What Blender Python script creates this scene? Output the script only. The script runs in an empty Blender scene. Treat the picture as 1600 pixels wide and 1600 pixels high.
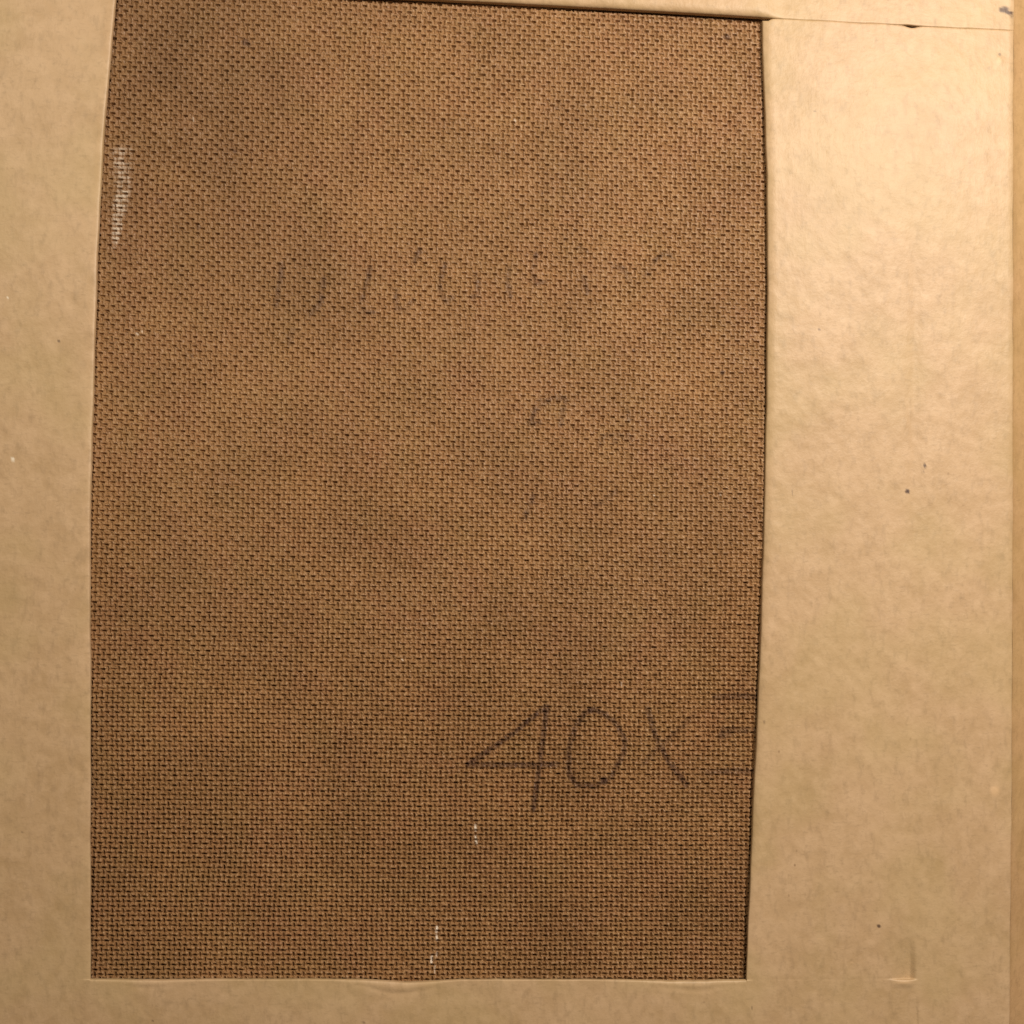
import bpy, math
import numpy as np
from mathutils import Euler, Vector

# ------------------------------------------------------------------ camera, world, lamps, exposure
S = bpy.context.scene
COL = S.collection
CAM_D = 0.46
TAN = 0.2 / CAM_D
rot = Euler((math.radians(1.8), math.radians(-3.0), 0.0), 'XYZ')
RM = np.array(rot.to_matrix())
view = RM @ np.array([0, 0, -1.0])
CAM_P = -view * CAM_D
cd = bpy.data.cameras.new('camera')
cd.sensor_width = 36.0
cd.lens = 18.0 / TAN
cd.clip_start = 0.01
cd.clip_end = 50
cam = bpy.data.objects.new('camera', cd)
cam.location = CAM_P
cam.rotation_euler = rot
COL.objects.link(cam)
S.camera = cam

W = bpy.data.worlds.new('World')
S.world = W
W.use_nodes = True
bg = W.node_tree.nodes['Background']
bg.inputs['Color'].default_value = (1.0, 0.80, 0.58, 1)
bg.inputs['Strength'].default_value = 0.05


def lamp(name, loc, target, size, power, col):
    l = bpy.data.lights.new(name, 'AREA')
    l.shape = 'DISK'
    l.size = size
    l.energy = power
    l.color = col
    o = bpy.data.objects.new(name, l)
    o.location = loc
    o.rotation_euler = (Vector(target) - Vector(loc)).to_track_quat('-Z', 'Y').to_euler()
    COL.objects.link(o)
    return o


lamp('ceiling_lamp', (0.39, 0.36, 0.64), (0.1, 0.08, 0), 0.16, 8.1, (1.0, 0.86, 0.70))
lamp('second_ceiling_lamp', (-0.48, 0.44, 0.82), (0, 0.05, 0), 0.16, 3.4, (1.0, 0.85, 0.60))

S.view_settings.view_transform = 'Standard'
S.view_settings.look = 'None'
S.view_settings.exposure = 0.0
S.view_settings.gamma = 1.0
S.cycles.use_denoising = False
S.cycles.max_bounces = 8
S.cycles.diffuse_bounces = 5

# ------------------------------------------------------------------ helpers
MM = 0.001
rng = np.random.default_rng(7)


def P(px, py, z):
    """point of the plane at height z that the photograph shows at (px, py) of its 1600 pixels"""
    px = np.asarray(px, float); py = np.asarray(py, float)
    z = np.broadcast_to(np.asarray(z, float), np.broadcast(px, py).shape)
    d = np.stack([(px / 800 - 1) * TAN, (1 - py / 800) * TAN, -np.ones_like(px + py)], -1) @ RM.T
    t = (z - CAM_P[2]) / d[..., 2]
    return CAM_P + d * t[..., None]


def to_px(co):
    c = (co - CAM_P) @ RM
    return 800 * (1 + c[..., 0] / -c[..., 2] / TAN), 800 * (1 - c[..., 1] / -c[..., 2] / TAN)


def vnoise(x, y, seed):
    """smooth value noise in -1..1"""
    r = np.random.default_rng(seed).uniform(-1, 1, (256, 256))
    xi = np.floor(x).astype(int); yi = np.floor(y).astype(int)
    fx = x - xi; fy = y - yi
    fx = fx * fx * (3 - 2 * fx); fy = fy * fy * (3 - 2 * fy)
    a = r[xi % 256, yi % 256]; b = r[(xi + 1) % 256, yi % 256]
    c = r[xi % 256, (yi + 1) % 256]; d = r[(xi + 1) % 256, (yi + 1) % 256]
    return (a * (1 - fx) + b * fx) * (1 - fy) + (c * (1 - fx) + d * fx) * fy


def sstep(a, b, x):
    t = np.clip((x - a) / (b - a), 0, 1)
    return t * t * (3 - 2 * t)


def seg_dist(x, y, pts):
    d = np.full(x.shape, 1e9)
    for (ax, ay), (bx, by) in zip(pts[:-1], pts[1:]):
        vx, vy = bx - ax, by - ay
        t = np.clip(((x - ax) * vx + (y - ay) * vy) / (vx * vx + vy * vy + 1e-9), 0, 1)
        d = np.minimum(d, np.hypot(x - ax - t * vx, y - ay - t * vy))
    return d


def obj(name, co, faces, mat, parent=None, attr=None, smooth=True):
    """co (n,3), faces (m,4) -> one mesh object"""
    me = bpy.data.meshes.new(name)
    co = np.ascontiguousarray(co, np.float32); faces = np.ascontiguousarray(faces, np.int32)
    k = faces.shape[1]
    me.vertices.add(len(co)); me.vertices.foreach_set('co', co.ravel())
    me.loops.add(faces.size); me.loops.foreach_set('vertex_index', faces.ravel())
    me.polygons.add(len(faces))
    me.polygons.foreach_set('loop_start', np.arange(0, faces.size, k, dtype=np.int32))
    if attr is not None:
        at = me.attributes.new('mark', 'FLOAT_COLOR', 'POINT')
        c = np.ones((len(co), 4), np.float32); c[:, :3] = attr
        at.data.foreach_set('color', c.ravel())
    me.update(calc_edges=True)
    me.polygons.foreach_set('use_smooth', np.full(len(faces), smooth))
    me.materials.append(mat)
    o = bpy.data.objects.new(name, me)
    COL.objects.link(o)
    if parent is not None:
        o.parent = parent
    return o


def submesh(co, faces, attr, keep):
    f = faces[keep]
    used, inv = np.unique(f, return_inverse=True)
    return co[used], inv.reshape(f.shape), attr[used]


def empty(name, label, cat, loc=(0, 0, 0)):
    o = bpy.data.objects.new(name, None)
    o.empty_display_size = 0.02
    o.location = loc
    o['label'] = label; o['category'] = cat
    COL.objects.link(o)
    return o


def grid_faces(nr, nc):
    i = np.arange(nr * nc).reshape(nr, nc)
    # rows run down the picture, columns to the right: wound to face up
    return np.stack([i[:-1, :-1], i[1:, :-1], i[1:, 1:], i[:-1, 1:]], -1)


# ------------------------------------------------------------------ materials
class NT:
    def __init__(self, name):
        self.m = bpy.data.materials.new(name); self.m.use_nodes = True
        self.t = self.m.node_tree; self.b = self.t.nodes['Principled BSDF']
        tc = self.t.nodes.new('ShaderNodeNewGeometry'); self.pos = tc.outputs['Position']

    def n(self, kind, **kw):
        o = self.t.nodes.new(kind)
        for k, v in kw.items(): setattr(o, k, v)
        return o

    def link(self, a, b): self.t.links.new(a, b)

    def scaled(self, s):
        v = self.n('ShaderNodeVectorMath', operation='MULTIPLY'); self.link(self.pos, v.inputs[0])
        v.inputs[1].default_value = s; return v.outputs[0]

    def noise(self, scale, detail=3.0, rough=0.55, stretch=(1, 1, 1), off=0.0):
        v = self.n('ShaderNodeVectorMath', operation='ADD'); self.link(self.scaled(stretch), v.inputs[0])
        v.inputs[1].default_value = (off, off * .7, off * .3)
        x = self.n('ShaderNodeTexNoise'); self.link(v.outputs[0], x.inputs['Vector'])
        x.inputs['Scale'].default_value = scale; x.inputs['Detail'].default_value = detail
        x.inputs['Roughness'].default_value = rough
        return x.outputs['Fac']

    def ramp(self, fac, a, b, lo=0.0, hi=1.0):
        r = self.n('ShaderNodeMapRange'); self.link(fac, r.inputs[0])
        r.inputs[1].default_value = lo; r.inputs[2].default_value = hi
        r.inputs[3].default_value = a; r.inputs[4].default_value = b
        return r.outputs[0]

    def mix(self, fac, a, b, mode='MIX'):
        m = self.n('ShaderNodeMix', data_type='RGBA', blend_type=mode)
        for sock, v in ((m.inputs[0], fac), (m.inputs[6], a), (m.inputs[7], b)):
            if isinstance(v, (int, float)): sock.default_value = v
            elif isinstance(v, tuple): sock.default_value = (*v, 1)
            else: self.link(v, sock)
        return m.outputs[2]

    def math(self, op, a, b):
        m = self.n('ShaderNodeMath', operation=op)
        for sock, v in zip(m.inputs, (a, b)):
            if isinstance(v, (int, float)): sock.default_value = v
            else: self.link(v, sock)
        return m.outputs[0]

    def marks(self):
        a = self.n('ShaderNodeAttribute', attribute_name='mark')
        s = self.n('ShaderNodeSeparateColor'); self.link(a.outputs['Color'], s.inputs[0])
        return s.outputs

    def bump(self, h, strength, dist):
        b = self.n('ShaderNodeBump'); b.inputs['Strength'].default_value = strength
        b.inputs['Distance'].default_value = dist
        self.link(h, b.inputs['Height']); self.link(b.outputs[0], self.b.inputs['Normal'])


def kraft(name, base, marked=True, gloss=0.5):
    k = NT(name)
    big = k.noise(38, 3, .55)
    med = k.noise(150, 4, .65, off=3.1)
    fib = k.noise(420, 3, .6, (1.0, .45, 1), 7.7)
    fib2 = k.noise(900, 2, .6, (.4, 1.0, 1), 1.3)
    c = k.mix(k.ramp(big, 0, 1, .3, .7), tuple(v * s for v, s in zip(base, (.91, .90, .86))),
              tuple(v * s for v, s in zip(base, (1.05, 1.06, 1.09))))
    c = k.mix(k.ramp(med, 0, .75, .40, .66), c, tuple(min(1, v * s) for v, s in zip(base, (1.14, 1.17, 1.25))))
    c = k.mix(k.ramp(fib, 0, .5, .52, .75), c, tuple(v * .68 for v in base))
    c = k.mix(k.ramp(fib2, 0, .4, .56, .8), c, tuple(v * .60 for v in base))
    hue = k.noise(26, 2, .5, off=11.0)
    c = k.mix(k.ramp(hue, 0, .2, .45, .62), c, (base[0] * .84, base[1] * .98, base[2] * .68))
    # tiny bark-brown fibre specks in the paper
    vo = k.n('ShaderNodeTexVoronoi'); vo.inputs['Scale'].default_value = 150
    k.link(k.scaled((1, .7, 1)), vo.inputs['Vector'])
    spot = k.math('MULTIPLY', k.ramp(vo.outputs['Distance'], 1, 0, .03, .085),
                  k.ramp(k.noise(75, 1, .5, off=21), 0, .55, .60, .72))
    c = k.mix(spot, c, (.16, .085, .04))
    if marked:
        m = k.marks()
        c = k.mix(m[0], c, (.055, .026, .022))
        c = k.mix(m[1], c, (.85, .80, .70))
        c = k.mix(m[2], c, tuple(min(1, v * 1.32) for v in base))
    k.link(c, k.b.inputs['Base Color'])
    k.b.inputs['Roughness'].default_value = gloss
    k.b.inputs['Specular IOR Level'].default_value = 0.5
    h = k.math('ADD', k.math('MULTIPLY', med, 1.0), k.math('MULTIPLY', fib, .5))
    k.bump(h, .4, .0006)
    return k.m


KRAFT = (.485, .334, .196)
M_sheet = kraft('kraft_cardboard', KRAFT, gloss=.50)
M_side = kraft('kraft_cardboard_side', (.44, .275, .135), marked=False, gloss=.7)


def hardboard():
    k = NT('hardboard_fibre')
    m = k.marks()
    a, b = (.252, .134, .056), (.326, .177, .077)
    c = k.mix(k.ramp(k.noise(30, 3, .6), 0, 1, .3, .7), a, b)
    c = k.mix(k.ramp(k.noise(55, 3, .6, off=5), 0, .5, .48, .70), c, (.285, .140, .070))
    c = k.mix(k.ramp(k.noise(60, 3, .6, off=9), 0, .26, .48, .70), c, (.250, .160, .060))
    c = k.mix(k.ramp(k.noise(900, 2, .6, off=2), 0, .55, .5, .8), c, (.54, .37, .20))
    c = k.mix(k.ramp(k.noise(700, 2, .6, off=4), 0, .6, .52, .8), c, (.13, .065, .03))
    c = k.mix(k.ramp(m[2], 0, 1), c, (.150, .078, .034))  # painted soft shadow and mottling, darkening the base colour
    c = k.mix(m[0], c, (.045, .020, .020))
    c = k.mix(m[1], c, (.80, .74, .66))
    k.link(c, k.b.inputs['Base Color'])
    k.b.inputs['Roughness'].default_value = .5
    k.b.inputs['Specular IOR Level'].default_value = .42
    k.bump(k.noise(1500, 2, .6), .25, .0003)
    return k.m


M_board = hardboard()
kt = NT('table_wood')
kt.link(kt.mix(kt.ramp(kt.noise(14, 5, .6, (1, 9, 1)), 0, 1, .3, .7), (.10, .055, .03), (.17, .095, .05)), kt.b.inputs['Base Color'])
kt.b.inputs['Roughness'].default_value = .5
M_table = kt.m

# ------------------------------------------------------------------ the surface everything lies on
Z_TABLE = -14 * MM
sx = np.linspace(-1.2, 1.2, 3)
tx, ty = np.meshgrid(sx, -sx)
t = obj('tabletop', np.stack([tx, ty, np.full_like(tx, Z_TABLE)], -1).reshape(-1, 3), grid_faces(3, 3).reshape(-1, 4), M_table)
t['kind'] = 'structure'

# ------------------------------------------------------------------ hardboard panel with its pressed mesh
EDGE_L = np.array([(-400, 215), (-60, 187), (0, 181), (100, 171), (200, 163), (300, 157), (400, 152), (500, 149), (600, 146),
                   (700, 143.5), (800, 141.5), (900, 140.5), (1000, 141), (1100, 141.5), (1200, 141), (1300, 140.5), (1530, 141), (1900, 141)])
EDGE_R = np.array([(-400, 1191), (0, 1191), (40, 1191), (90, 1192), (170, 1195), (230, 1197), (300, 1199), (400, 1199.5), (500, 1199), (600, 1198),
                   (700, 1196.5), (800, 1194.5), (900, 1191.5), (1000, 1188), (1100, 1184), (1200, 1179.5), (1300, 1175), (1400, 1171), (1530, 1166), (1900, 1152)])


def smooth_curve(tab, q):
    """tabulated edge, softened so that it has no corners"""
    f = lambda s: np.interp(s, tab[:, 0], tab[:, 1])
    return (f(q - 45) + 2 * f(q - 20) + 2 * f(q) + 2 * f(q + 20) + f(q + 45)) / 8


def left_edge(y): return smooth_curve(EDGE_L, y) + .5 * vnoise(y / 45, y * 0, 3)
def right_edge(y): return smooth_curve(EDGE_R, y) + .6 * vnoise(y / 45, y * 0 + 5, 4)
def bottom_edge(x):
    b = 1530.5 + (x - 650) * .0012
    b = b + 4.2 * np.exp(-((x - 655) / 50) ** 2) + 1.0 * np.exp(-((x - 260) / 60) ** 2) + 1.6 * np.exp(-((x - 1075) / 70) ** 2)
    return b + .35 * vnoise(x / 18, x * 0, 6)


board = empty('hardboard_panel', 'dark brown hardboard panel with pressed mesh back and faint handwritten marks, inside cardboard opening', 'hardboard panel',
              (0, 0, Z_TABLE))
bz = -1.25 * MM            # level of the mesh ridges, a little below the cardboard's underside
CX, CY = 1.97 * MM, 1.842 * MM
o0 = P(650., 770., bz); a1 = P(1050., 1440., bz); a0 = P(250., 1440., bz)
ux = (a1 - a0)[:2]; ux /= np.hypot(*ux); uy = np.array([ux[1], -ux[0]])    # to the right, down the picture
I0, I1, J0, J1 = -66, 71, -111, 104
fu = np.array([-.5, -.30, -.15, 0, .15, .30]); fv = np.array([-.5, -.28, -.14, 0.0, .14, .28])
gu = (np.arange(I0, I1)[:, None] + fu).ravel(); gv = (np.arange(J0, J1)[:, None] + fv).ravel()
U, V = np.meshgrid(gu, gv)
ci = np.floor(U + .5).astype(int); cj = np.floor(V + .5).astype(int)
lu = U - ci; lv = V - cj
ii = ci - I0; jj = cj - J0
shape = (I1 - I0 + 2, J1 - J0 + 2)
R1, R2, R3, R4 = (rng.normal(0, 1, shape) for _ in range(4))
even = ((ci + cj) % 2 == 0)
down = (V - J0) / (J1 - J0)                       # 0 at the top, 1 at the bottom
tx_n = vnoise(U / 22, V / 22, 31)
wet = sstep(.35, .95, down + .12 * tx_n)
# pits: a short dash across in every second cell, a weaker groove down between them
lud = lu - .05 * R2[ii, jj]
dash = np.where(even, (1 - sstep(.30, .58, np.abs(lud) / (1.04 + .07 * R4[ii, jj]))) * (1 - sstep(.03, .28 + .12 * wet, np.abs(lv - .015 * R3[ii, jj]) * (1 + .8 * lud ** 2))), 0)
dash = dash * np.clip(1.0 + .15 * R1[ii, jj], .5, 1.4) * (1 + .15 * wet)
groove = np.where(~even, (1 - sstep(.0, .26 + .09 * wet, np.abs(lu - .04 * R2[ii, jj]))) * (1 - .25 * sstep(.3, .5, np.abs(lv))), 0)
groove = groove * np.clip(0.66 + .48 * wet + .16 * R1[ii, jj], .2, 1.4)
cross = np.where(~even, (1 - sstep(.0, .28, np.abs(lv))) * (.08 + .48 * wet), 0)
hgt = -(0.98 + .62 * sstep(.3, 1, down)) * MM * np.maximum(np.maximum(dash, .85 * groove), .85 * cross)
hgt += .10 * MM * R3[ii, jj] * (1 - np.maximum(dash, groove)) * .6
hgt += .05 * MM * rng.normal(0, 1, U.shape)
# the screen that pressed it was never quite straight
wu = .20 * vnoise(U / 40 + 9, V / 15, 11) + .12 * vnoise(U / 17, V / 9, 12) + .05 * vnoise(U / 2.1, V / 3.1, 17)
wv = .09 * vnoise(U / 24, V / 30, 13) + .04 * vnoise(U / 11, V / 17, 14) + .06 * vnoise(U / 3.1, V / 2.1, 18)
XY = o0[:2] + ((U + wu) * CX)[..., None] * ux + ((V + wv) * CY)[..., None] * uy
bow = 1.0 * MM * vnoise(U / 60 + 3, V / 70 + 3, 15)
co = np.concatenate([XY, (bz + bow * .35 + hgt)[..., None]], -1)
PX, PY = to_px(co)

# marks on the ridges: R ink, G white paint, B painted soft shadow and mottling
ink = np.zeros(U.shape); pencil = np.zeros(U.shape)
grain = .5 + .5 * vnoise(PX / 3.1, PY / 3.1, 21)
four = [[(853, 1104), (801, 1146), (731, 1195)], [(731, 1194), (800, 1195), (870, 1194)], [(855, 1104), (849, 1150), (841, 1210), (833, 1266)]]
nought = [[(930, 1110), (915, 1112), (899, 1135), (889, 1170), (889, 1208), (900, 1226), (930, 1229), (956, 1213), (974, 1177), (977, 1157), (964, 1132), (945, 1116), (926, 1108)]]
cross_ = [[(1012, 1108), (1024, 1150), (1046, 1191), (1072, 1226)]]
faint = [[(1084, 1118), (1062, 1138), (1040, 1158), (1022, 1176), (1004, 1194)], [(1117, 1090), (1150, 1087), (1186, 1089)], [(1130, 1141), (1150, 1140), (1186, 1142)],
         [(1106, 1207), (1140, 1205), (1186, 1204)], [(1132, 1140), (1140, 1146)]]
letters = []
for strokes, wd, op in ((four, 3.5, .72), (nought, 3.5, .62), (cross_ + faint[:1], 3.8, .64), (faint[1:], 4.0, .50)):
    one = np.zeros(U.shape)
    for s in strokes:
        d = seg_dist(PX, PY, s)
        one = np.maximum(one, op * (.55 if s is faint[0] else 1) * (1 - sstep(wd - 1.6, wd + 3.0, d)) * (.35 + .85 * grain))
    letters.append(one)
for k_, x, y, r in ((0, 851, 1110, 5), (1, 922, 1110, 5), (1, 944, 1220, 7), (0, 834, 1262, 4)):
    letters[k_] = np.maximum(letters[k_], .8 * (1 - sstep(r * .5, r * 1.3, np.hypot(PX - x, PY - y))))
scrawl = [[(441, 412), (438, 440), (431, 478)], [(507, 436), (503, 458), (500, 476), (484, 492)], [(458, 516), (451, 536)],
          [(578, 419), (573, 444), (566, 468), (569, 488), (583, 487)], [(619, 456), (619, 482), (634, 485), (645, 470)],
          [(695, 413), (690, 432), (686, 450), (697, 471), (707, 465)], [(744, 430), (748, 446), (746, 460), (739, 464)], [(795, 420), (793, 440), (797, 464)],
          [(838, 398), (833, 420), (835, 444), (851, 441)], [(904, 386), (916, 394)], [(912, 434), (919, 455)], [(958, 416), (974, 420), (985, 440)],
          [(1012, 427), (1022, 408), (1036, 397), (1048, 400)], [(655, 392), (648, 408)],
          [(844, 626), (834, 646), (828, 662), (842, 661)], [(846, 632), (866, 621), (884, 622), (878, 650), (876, 664)], [(980, 640), (984, 656)],
          [(936, 696), (944, 682), (962, 678), (986, 684)], [(833, 776), (827, 792), (820, 808)], [(922, 796), (944, 782), (962, 768)]]
pieces = []
for s in scrawl:
    box = (PX > min(p[0] for p in s) - 15) & (PX < max(p[0] for p in s) + 15) & (PY > min(p[1] for p in s) - 15) & (PY < max(p[1] for p in s) + 15)
    d = np.full(U.shape, 99.)
    d[box] = seg_dist(PX[box], PY[box], s)
    pieces.append(('pencil_stroke', (.50 if s[0][1] < 560 or s[0][0] < 850 else .30) * (1 - sstep(.5, 7.5, d)) * np.clip(.70 + .5 * vnoise(PX / 8, PY / 8, 28), 0, 1)))
for (x, y, r, op) in ((383, 66, 6, .5), (388, 70, 4, .5), (1136, 58, 5, .6), (1129, 582, 3.5, .7), (1128, 1149, 6, .5), (248, 314, 4, .4), (310, 355, 4, .4), (367, 236, 3, .5),
                      (990, 548, 3, .5), (445, 975, 4, .35), (960, 690, 5, .3), (300, 556, 3, .4), (870, 168, 3, .35), (630, 1180, 3, .35)):
    pieces.append(('ink_speck', op * (1 - sstep(r * .6, r * 1.4, np.hypot(PX - x, PY - y)))))
sm_x = np.interp(PY, [225, 262, 300, 330, 360, 395], [190, 190, 192, 186, 183, 176])
sm_w = np.interp(PY, [222, 232, 262, 300, 335, 370, 398], [16, 18, 18, 14, 12, 7, 2])
smear = (1 - sstep(.55, 1.1, np.abs(PX - sm_x) / sm_w)) * sstep(224, 236, PY) * (1 - sstep(372, 400, PY))
smear = smear * np.clip((.30 + .42 * sstep(285, 325, PY)) * (1.0 + .35 * R1[ii, jj] + .35 * R4[ii, jj % 7]) + .22 * vnoise(PX / 5, PY / 14, 22), 0, .72) * sstep(.05, .30, np.abs(lv)) * .72 * (1 - np.maximum(dash, groove))
fleck = np.zeros(U.shape)
for s, w in (([(683, 1448), (682, 1456)], 1.8), ([(682, 1462), (683, 1468)], 1.6), ([(683, 1488), (682, 1494)], 1.2), ([(675, 1494), (674, 1504)], 1.8), ([(680, 1508), (679, 1520)], 1.0),
             ([(743, 1289), (743, 1297)], 1.8), ([(743, 1306), (744, 1318)], 1.6), ([(213, 521), (216, 523)], 1.5), ([(222, 517), (222, 519)], 1.2), ([(1125, 771), (1126, 774)], 1.5),
             ([(803, 186), (806, 190)], 1.0), ([(302, 184), (302, 189)], 1.1), ([(628, 1030), (630, 1032)], 1.2), ([(970, 1066), (971, 1071)], 1.2), ([(1022, 774), (1023, 776)], 1.3)):
    one = (.85 if w > 1.5 else .45) * (1 - sstep(w * .5, w * 1.3, seg_dist(PX, PY, s)))
    fleck = np.maximum(fleck, one); pieces.append(('paint_fleck', one))
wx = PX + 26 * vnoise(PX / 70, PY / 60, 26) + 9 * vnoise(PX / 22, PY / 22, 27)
shade_mottle = .52 * (1 - sstep(330, 560, wx - .10 * (PY - 200))) * (1 - sstep(150, 560, PY)) * (.55 + .45 * sstep(150, 400, wx))  # soft cast shadow over the upper left, painted into the board colour
shade_mottle += .34 * np.exp(-(((wx - 480) / 90) ** 2 + ((PY - 450) / 110) ** 2)) + .15 * np.exp(-(((PX - 200) / 60) ** 2)) * (1 - sstep(350, 650, PY))  # same painted shadow, continued lower down and along the left edge
shade_mottle += .22 * np.clip(vnoise(PX / 90, PY / 120, 25), 0, 1)
shade_mottle = np.clip(shade_mottle * (.9 + .25 * vnoise(PX / 40, PY / 40, 23)), 0, .85)
for one in letters: ink = np.maximum(ink, one)
for nm, one in pieces:
    if nm != 'paint_fleck': pencil = np.maximum(pencil, one)
attr = np.stack([np.clip(ink + pencil * (1 - ink), 0, 1), np.clip(np.maximum(smear, fleck), 0, 1), shade_mottle], -1)

F = grid_faces(*U.shape)
zone = np.zeros(F.shape[:2], int)
mx = lambda a: np.maximum(np.maximum(a[:-1, :-1], a[1:, :-1]), np.maximum(a[:-1, 1:], a[1:, 1:]))
names = [('mesh_face', None)]


def mark_zone(name, label, a, lim):
    hit = mx(a) > lim
    if hit.any():
        zone[hit] = len(names); names.append((name, label))


for nm, one in pieces: mark_zone(nm, None, one, .12 if nm != 'paint_fleck' else .15)
mark_zone('paint_smear', 'whitish rubbed smear beside the left edge', (np.abs(PX - sm_x) < sm_w * 1.1) * (PY > 224) * (PY < 399) * 1.0, .5)
for one, nm, lab in zip(letters, ('handwritten_four', 'handwritten_zero', 'handwritten_cross', 'handwritten_three'),
                        ('dark marker figure 4', 'dark marker figure 0', 'dark marker times sign', 'faint marker figure 3 cut off by the cardboard')):
    mark_zone(nm, lab, one, .12)
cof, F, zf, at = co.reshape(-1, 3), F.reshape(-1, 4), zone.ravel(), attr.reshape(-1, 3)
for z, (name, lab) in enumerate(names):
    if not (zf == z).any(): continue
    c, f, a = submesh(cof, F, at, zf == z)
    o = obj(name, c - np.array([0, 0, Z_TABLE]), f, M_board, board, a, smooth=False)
    if lab: o['label'] = lab
    if z == 0: o['kind'] = 'stuff'
# the body of the board under its mesh face
n = 12
qu, qv = np.meshgrid(np.linspace(I0 - .5, I1 - .52, n), np.linspace(J0 - .5, J1 - .52, n))
cxy = o0[:2] + (qu * CX)[..., None] * ux + (qv * CY)[..., None] * uy
zt, zb = bz - 2.6 * MM - Z_TABLE, bz - 5.5 * MM - Z_TABLE
top = np.concatenate([cxy, np.full(qu.shape + (1,), zt)], -1).reshape(-1, 3)
bot = top.copy(); bot[:, 2] = zb
g = grid_faces(n, n).reshape(-1, 4)
idx = np.arange(n * n).reshape(n, n)
ring = np.concatenate([idx[0, :-1], idx[:-1, -1], idx[-1, :0:-1], idx[:0:-1, 0]])
nx = np.roll(ring, -1)
sides = np.stack([ring, nx, nx + n * n, ring + n * n], -1)
obj('backing', np.concatenate([top, bot]), np.concatenate([g, g[:, ::-1] + n * n, sides]), M_board, board, np.zeros((2 * n * n, 3)), smooth=False)

# ------------------------------------------------------------------ cardboard mailer around it
mailer = empty('cardboard_mailer', 'plain brown cardboard mailer with a tall rectangular opening, framing the hardboard', 'cardboard mailer', (0, 0, Z_TABLE))
T = 1.15 * MM       # sheet thickness


def fold_x(y): return np.interp(y, [-400, 0, 200, 800, 1200, 1600, 2000], [1584, 1584, 1583, 1582.5, 1581, 1577, 1573]) + .5 * vnoise(y / 30, y * 0, 41)
def seam_y(x): return 28.5 + .0515 * (x - 1195) + .5 * vnoise(x / 22, x * 0, 42)
def flap_edge(x): return np.where(x < 1195, 28.5 + .0600 * (x - 1195) + .000012 * (x - 1195) ** 2, seam_y(x))


def cluster(n, a=1.0, b=1.0):
    """0..1, denser at both ends"""
    s = np.linspace(0, 1, n)
    return s * .45 + .55 * (.5 - .5 * np.cos(np.pi * s))


nA, nB, nC, nT, nU = 150, 420, 300, 620, 110
rA, rB, rC = (cluster(k) for k in (nA, nB, nC)); rT, rU = cluster(nT), cluster(nU)
ucol = np.concatenate([rA, 1 + rB[1:], 2 + rC[1:]]); vrow = np.concatenate([rT, 1 + rU[1:]])
UC, VR = np.meshgrid(ucol, vrow)
X0, Y1 = -150., 1740.
# first pass: rough x, then y, then exact x along the edges at that y
xr = np.where(UC <= 1, X0 + (165 - X0) * UC, np.where(UC <= 2, 160 + (1180 - 160) * (UC - 1), 1180 + 400 * (UC - 2)))
ytop = np.where(UC >= 2, seam_y(np.clip(xr, 1195, 1600)) - .6, -60 + 0 * xr)
corner = np.exp(-np.clip(xr - 1190, 0, None) / 7.0) * 5.0
ytop = np.where(UC >= 2, ytop + corner + 4.4 * np.exp(-((xr - 1418) / 13) ** 2), ytop)
yb = bottom_edge(np.clip(xr, 141, 1166))
y = np.where(VR <= 1, ytop + (yb - ytop) * VR, yb + (Y1 - yb) * (VR - 1))
L, Rr, Fx = left_edge(np.minimum(y, 1530)), right_edge(np.minimum(y, 1530)), fold_x(y)
x = np.where(UC <= 1, X0 + (L - X0) * UC, np.where(UC <= 2, L + (Rr - L) * (UC - 1), Rr + (Fx - Rr) * (UC - 2)))
dl = np.where((UC <= 1), L - x, 1e3); dr = np.where(UC >= 2, x - Rr, 1e3)
inb = (UC >= 1) & (UC <= 2)
db = np.where(VR >= 1, y - yb, 1e3)
# outside the opening's span, the distance to its corners
dbl = np.where((VR >= 1) & (UC < 1), np.hypot(L - x, y - yb), np.where((VR >= 1) & inb, db, 1e3))
dl = np.where(VR > 1, 1e3, dl); dr = np.where(VR > 1, 1e3, dr)
db = np.where(inb, db, 1e3)
dtop = np.where(UC >= 2, y - ytop, 1e3)
dfold = Fx - x


def roll(d, r, drop):
    q = np.clip(d / r, 0, 1)
    return -drop * (1 - np.sqrt(np.clip(1 - (1 - q) ** 2, 0, 1)))


z = np.full(x.shape, T)
z += roll(dl, 19 + 6 * vnoise(y / 120, 0 * y, 43), 1.0 * MM) * (.45 + .55 * (1 - sstep(900, 1250, y)))
z += roll(dr, 16, 1.3 * MM) * (.35 + .65 * (1 - sstep(1250, 1500, y)))
lip = 2.2 + 12 * np.exp(-((x - 625) / 62) ** 2) + 9 * np.exp(-((x - 1085) / 75) ** 2) + 7 * np.exp(-((x - 225) / 70) ** 2) + 1.2 * vnoise(x / 25, 0 * x, 44)
z += roll(db, lip, .75 * MM) * (.55 + .75 * (lip > 4) * sstep(3, 9, lip))
z += -.22 * MM * np.exp(-((db - lip * 1.25) / 5) ** 2) * sstep(5, 11, lip)          # pressed line behind the curled lip
z += roll(dtop, 3, .25 * MM)
z += roll(dfold, 9, .55 * MM)
# slow buckling of the sheet and lift towards the upper left
z += .9 * MM * (1 - sstep(-50, 600, y)) * (UC <= 1) * sstep(.2, 1, UC)
z += .45 * MM * vnoise(x / 210 + 4, y / 260, 45) + .05 * MM * vnoise(x / 28, y / 34, 46) + .018 * MM * vnoise(x / 9, y / 11, 47) + .055 * MM * vnoise((x + .8 * y) / 26, (y - x) / 15, 71)
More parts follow.
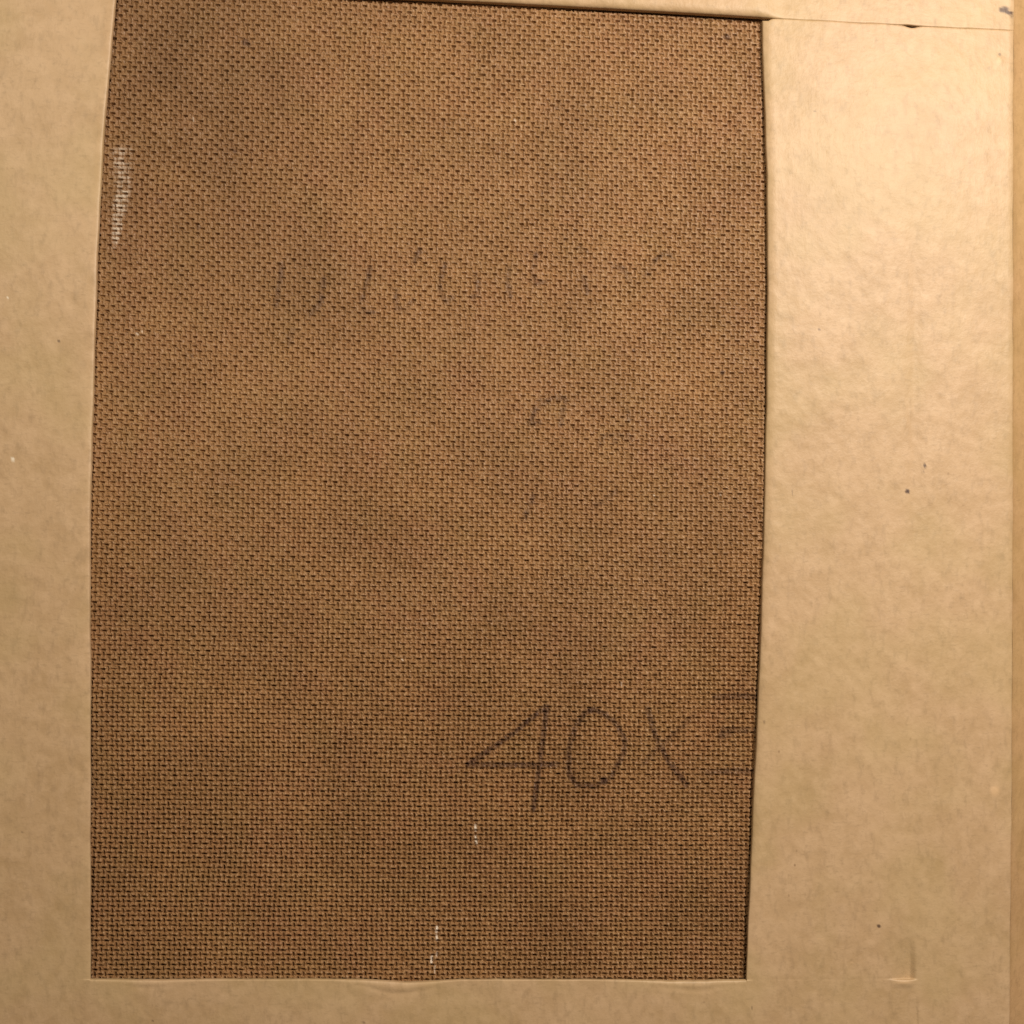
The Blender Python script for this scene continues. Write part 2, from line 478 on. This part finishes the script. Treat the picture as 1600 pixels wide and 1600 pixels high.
# score line down the right margin, deeper by the slit at its foot
gx = 1429 + 2 * vnoise(y / 80, 0 * y, 48)
z -= .36 * MM * np.exp(-((x - gx) / 11) ** 2) * sstep(270, 520, y) * (1 - sstep(720, 900, y))
z -= 1.5 * MM * np.where(x < 1423, np.exp(-((x - 1423) / 24) ** 2), 1 - sstep(1420, 1433, x)) * sstep(1450, 1515, y) * (1 - sstep(1528.5, 1531.5, y)) * (x > 1300)
z -= .2 * MM * np.exp(-((x - gx) / 11) ** 2) * sstep(850, 1000, y) * (1 - sstep(1400, 1460, y))
z -= .16 * MM * np.exp(-((x - 1424) / 9) ** 2) * sstep(1420, 1500, y) * (1 - sstep(1528, 1532, y))
z -= .35 * MM * np.where(x < 1433, np.exp(-((x - 1433) / 8) ** 2), np.exp(-((x - 1433) / 1.5) ** 2)) * sstep(1545, 1590, y)
arc = np.clip(1 - ((x - 1412) / 21) ** 2, 0, 1) * (x > 1300)
z += .42 * MM * arc * sstep(0, 1, (y - 1529.5) / (1.5 + 4.0 * arc)) * (1 - sstep(1536, 1546, y))
z -= .04 * MM * np.exp(-((y - 1530) / 2.0) ** 2) * (x > 1166) * (x < 1440) * (.5 + .5 * vnoise(x / 20, 0 * x, 49))
z -= .10 * MM * np.exp(-((x - 640) / 130) ** 2 - ((y - 1556) / 9) ** 2)
for (bx, by, br, bh) in ((1554, 1236, 9, .22), (1562, 95, 7, .2), (1532, 16, 5, .1), (60, 250, 30, -.12), (100, 230, 40, .1), (1500, 540, 60, .15)):
    z += bh * MM * np.exp(-((x - bx) ** 2 + (y - by) ** 2) / br ** 2)


def card_marks(x, y):
    dark = np.zeros(x.shape); white = np.zeros(x.shape); pale = np.zeros(x.shape)
    for (bx, by, rx, ry, op) in ((1445, 728, 2.8, 4.0, .9), (1444, 736, 1.5, 1.5, .6), (1418, 768, 4.2, 4.0, .95), (1373, 1447, 3.4, 3.2, .85), (1280, 515, 2.2, 2.0, .6),
                                 (92, 534, 2.2, 1.8, .8), (1562, 85, 2.4, 2.6, .5), (1545, 106, 2.6, 2.2, .18), (1175, 1575, 1.4, 4, .45), (1194, 1128, 3, 2.5, .4), (1273, 174, 2, 1.6, .5),
                                 (239, 1595, 2, 2, .7), (1238, 770, 1, 7, .4), (568, 1598, 3, 2, .6), (1462, 34, 2, 8, .22), (1100, 1566, 2, 2, .3), (14, 470, 2, 1.5, .4), (35, 1300, 2, 2, .35),
                                 (1569, 15, 9.5, 6, .9), (1577, 20, 6.5, 4, .92), (1582, 26, 2.5, 6, .6)):
        wob = 1 + .22 * vnoise(x / 4, y / 4, 51)
        dark = np.maximum(dark, op * (1 - sstep(.6, 1.1, np.hypot((x - bx) / rx, (y - by) / ry) * wob)))
    for (bx, by, r) in ((20, 718, 3), (15, 714, 1.5), (12, 466, 1.4)):
        white = np.maximum(white, 1 - sstep(r * .5, r, np.hypot(x - bx, y - by)))
    for (bx, by, rx, ry, op) in ((1554, 1236, 10, 11, .75), (1561, 95, 6, 8, .6), (1532, 15, 5, 5, .5), (1412, 1535, 16, 3, .5), (1282, 1467, 7, 1.4, .5), (1331, 1504, 4, 2.5, .4)):
        pale = np.maximum(pale, op * (1 - sstep(.3, 1.1, np.hypot((x - bx) / rx, (y - by) / ry))))
    return np.stack([dark, white, pale], -1)


def place(x, y, z):
    c = P(x, y, z); c[..., 2] -= Z_TABLE
    return c


vert = place(x, y, z)
F = grid_faces(*x.shape)
hole = ((UC[:-1, :-1] >= 1) & (UC[:-1, 1:] <= 2) & (VR[1:, :-1] <= 1))
faces = F[~hole]
N = x.size
# cut edges: the sheet's thickness below the rim of the opening and along the top of the right margin
ids = np.arange(N).reshape(x.shape)
cA, cB, rB_ = nA - 1, nA + nB - 2, nT - 1
rim = np.concatenate([ids[:rB_, cA], ids[rB_, cA:cB], ids[rB_:0:-1, cB], ids[0, cB:]])
fl = vert.reshape(-1, 3)
low = fl[rim].copy(); low[:, 2] -= T * .92
k = np.arange(len(rim) - 1)
wall = np.stack([rim[k], N + k, N + k + 1, rim[k + 1]], -1)[:, ::-1]
cm = card_marks(x, y).reshape(-1, 3)
used_v = np.concatenate([fl, low]); cm = np.concatenate([cm, cm[rim] * 0])
allf = np.concatenate([faces, wall])
u_, inv = np.unique(allf, return_inverse=True)
obj('front_sheet', used_v[u_], inv.reshape(-1, 4), M_sheet, mailer, cm[u_])

# flap folded down across the top
m, h = 500, 90
fx = np.linspace(-150, 1583, m); s = cluster(h)
XX, SS = np.meshgrid(fx, s)
e = flap_edge(XX) - 1.0 * np.exp(-((XX - 1418) / 12) ** 2)
YY = -170 + (e + 170) * SS
XX = np.where(XX > 1500, 1500 + (XX - 1500) * (fold_x(YY) - 1500) / 83, XX)
dd = e - YY
left_of = 1 - sstep(1180, 1225, XX)
zf_ = T + .12 * MM + 1.5 * MM * left_of + roll(dd, 3 + 15 * left_of, .25 * MM + 2.0 * MM * left_of) + roll(fold_x(YY) - XX, 9, .55 * MM)
zf_ += .3 * MM * vnoise(XX / 200, YY / 200, 61) + .05 * MM * vnoise(XX / 28, YY / 34, 62) + .018 * MM * vnoise(XX / 9, YY / 11, 63) + .055 * MM * vnoise((XX + .8 * YY) / 26, (YY - XX) / 15, 71)
vf = place(XX, YY, zf_).reshape(-1, 3)
last = (h - 1) * m + np.arange(m)
lowf = vf[last].copy(); lowf[:, 2] -= T
k = np.arange(m - 1)
wallf = np.stack([last[k], m * h + k, m * h + k + 1, last[k + 1]], -1)
cmf = np.concatenate([card_marks(XX, YY).reshape(-1, 3), np.zeros((m, 3))])
obj('top_flap', np.concatenate([vf, lowf]), np.concatenate([grid_faces(h, m).reshape(-1, 4), wallf]), M_sheet, mailer, cmf)

# side of the mailer, falling away beyond the fold on the right
yy = np.linspace(-170, 1740, 400); q = np.linspace(0, 1, 24)
QQ, YS = np.meshgrid(q, yy)
c0 = place(fold_x(YS), YS, T - .5 * MM + .45 * MM * vnoise(fold_x(YS) / 210 + 4, YS / 260, 45))
c0[..., 0] += QQ * 17 * MM
c0[..., 2] -= (QQ ** .8) * 8.5 * MM + .12 * MM * vnoise(QQ * 6, YS / 40, 64)
obj('side_wall', c0.reshape(-1, 3), grid_faces(*QQ.shape).reshape(-1, 4), M_side, mailer)
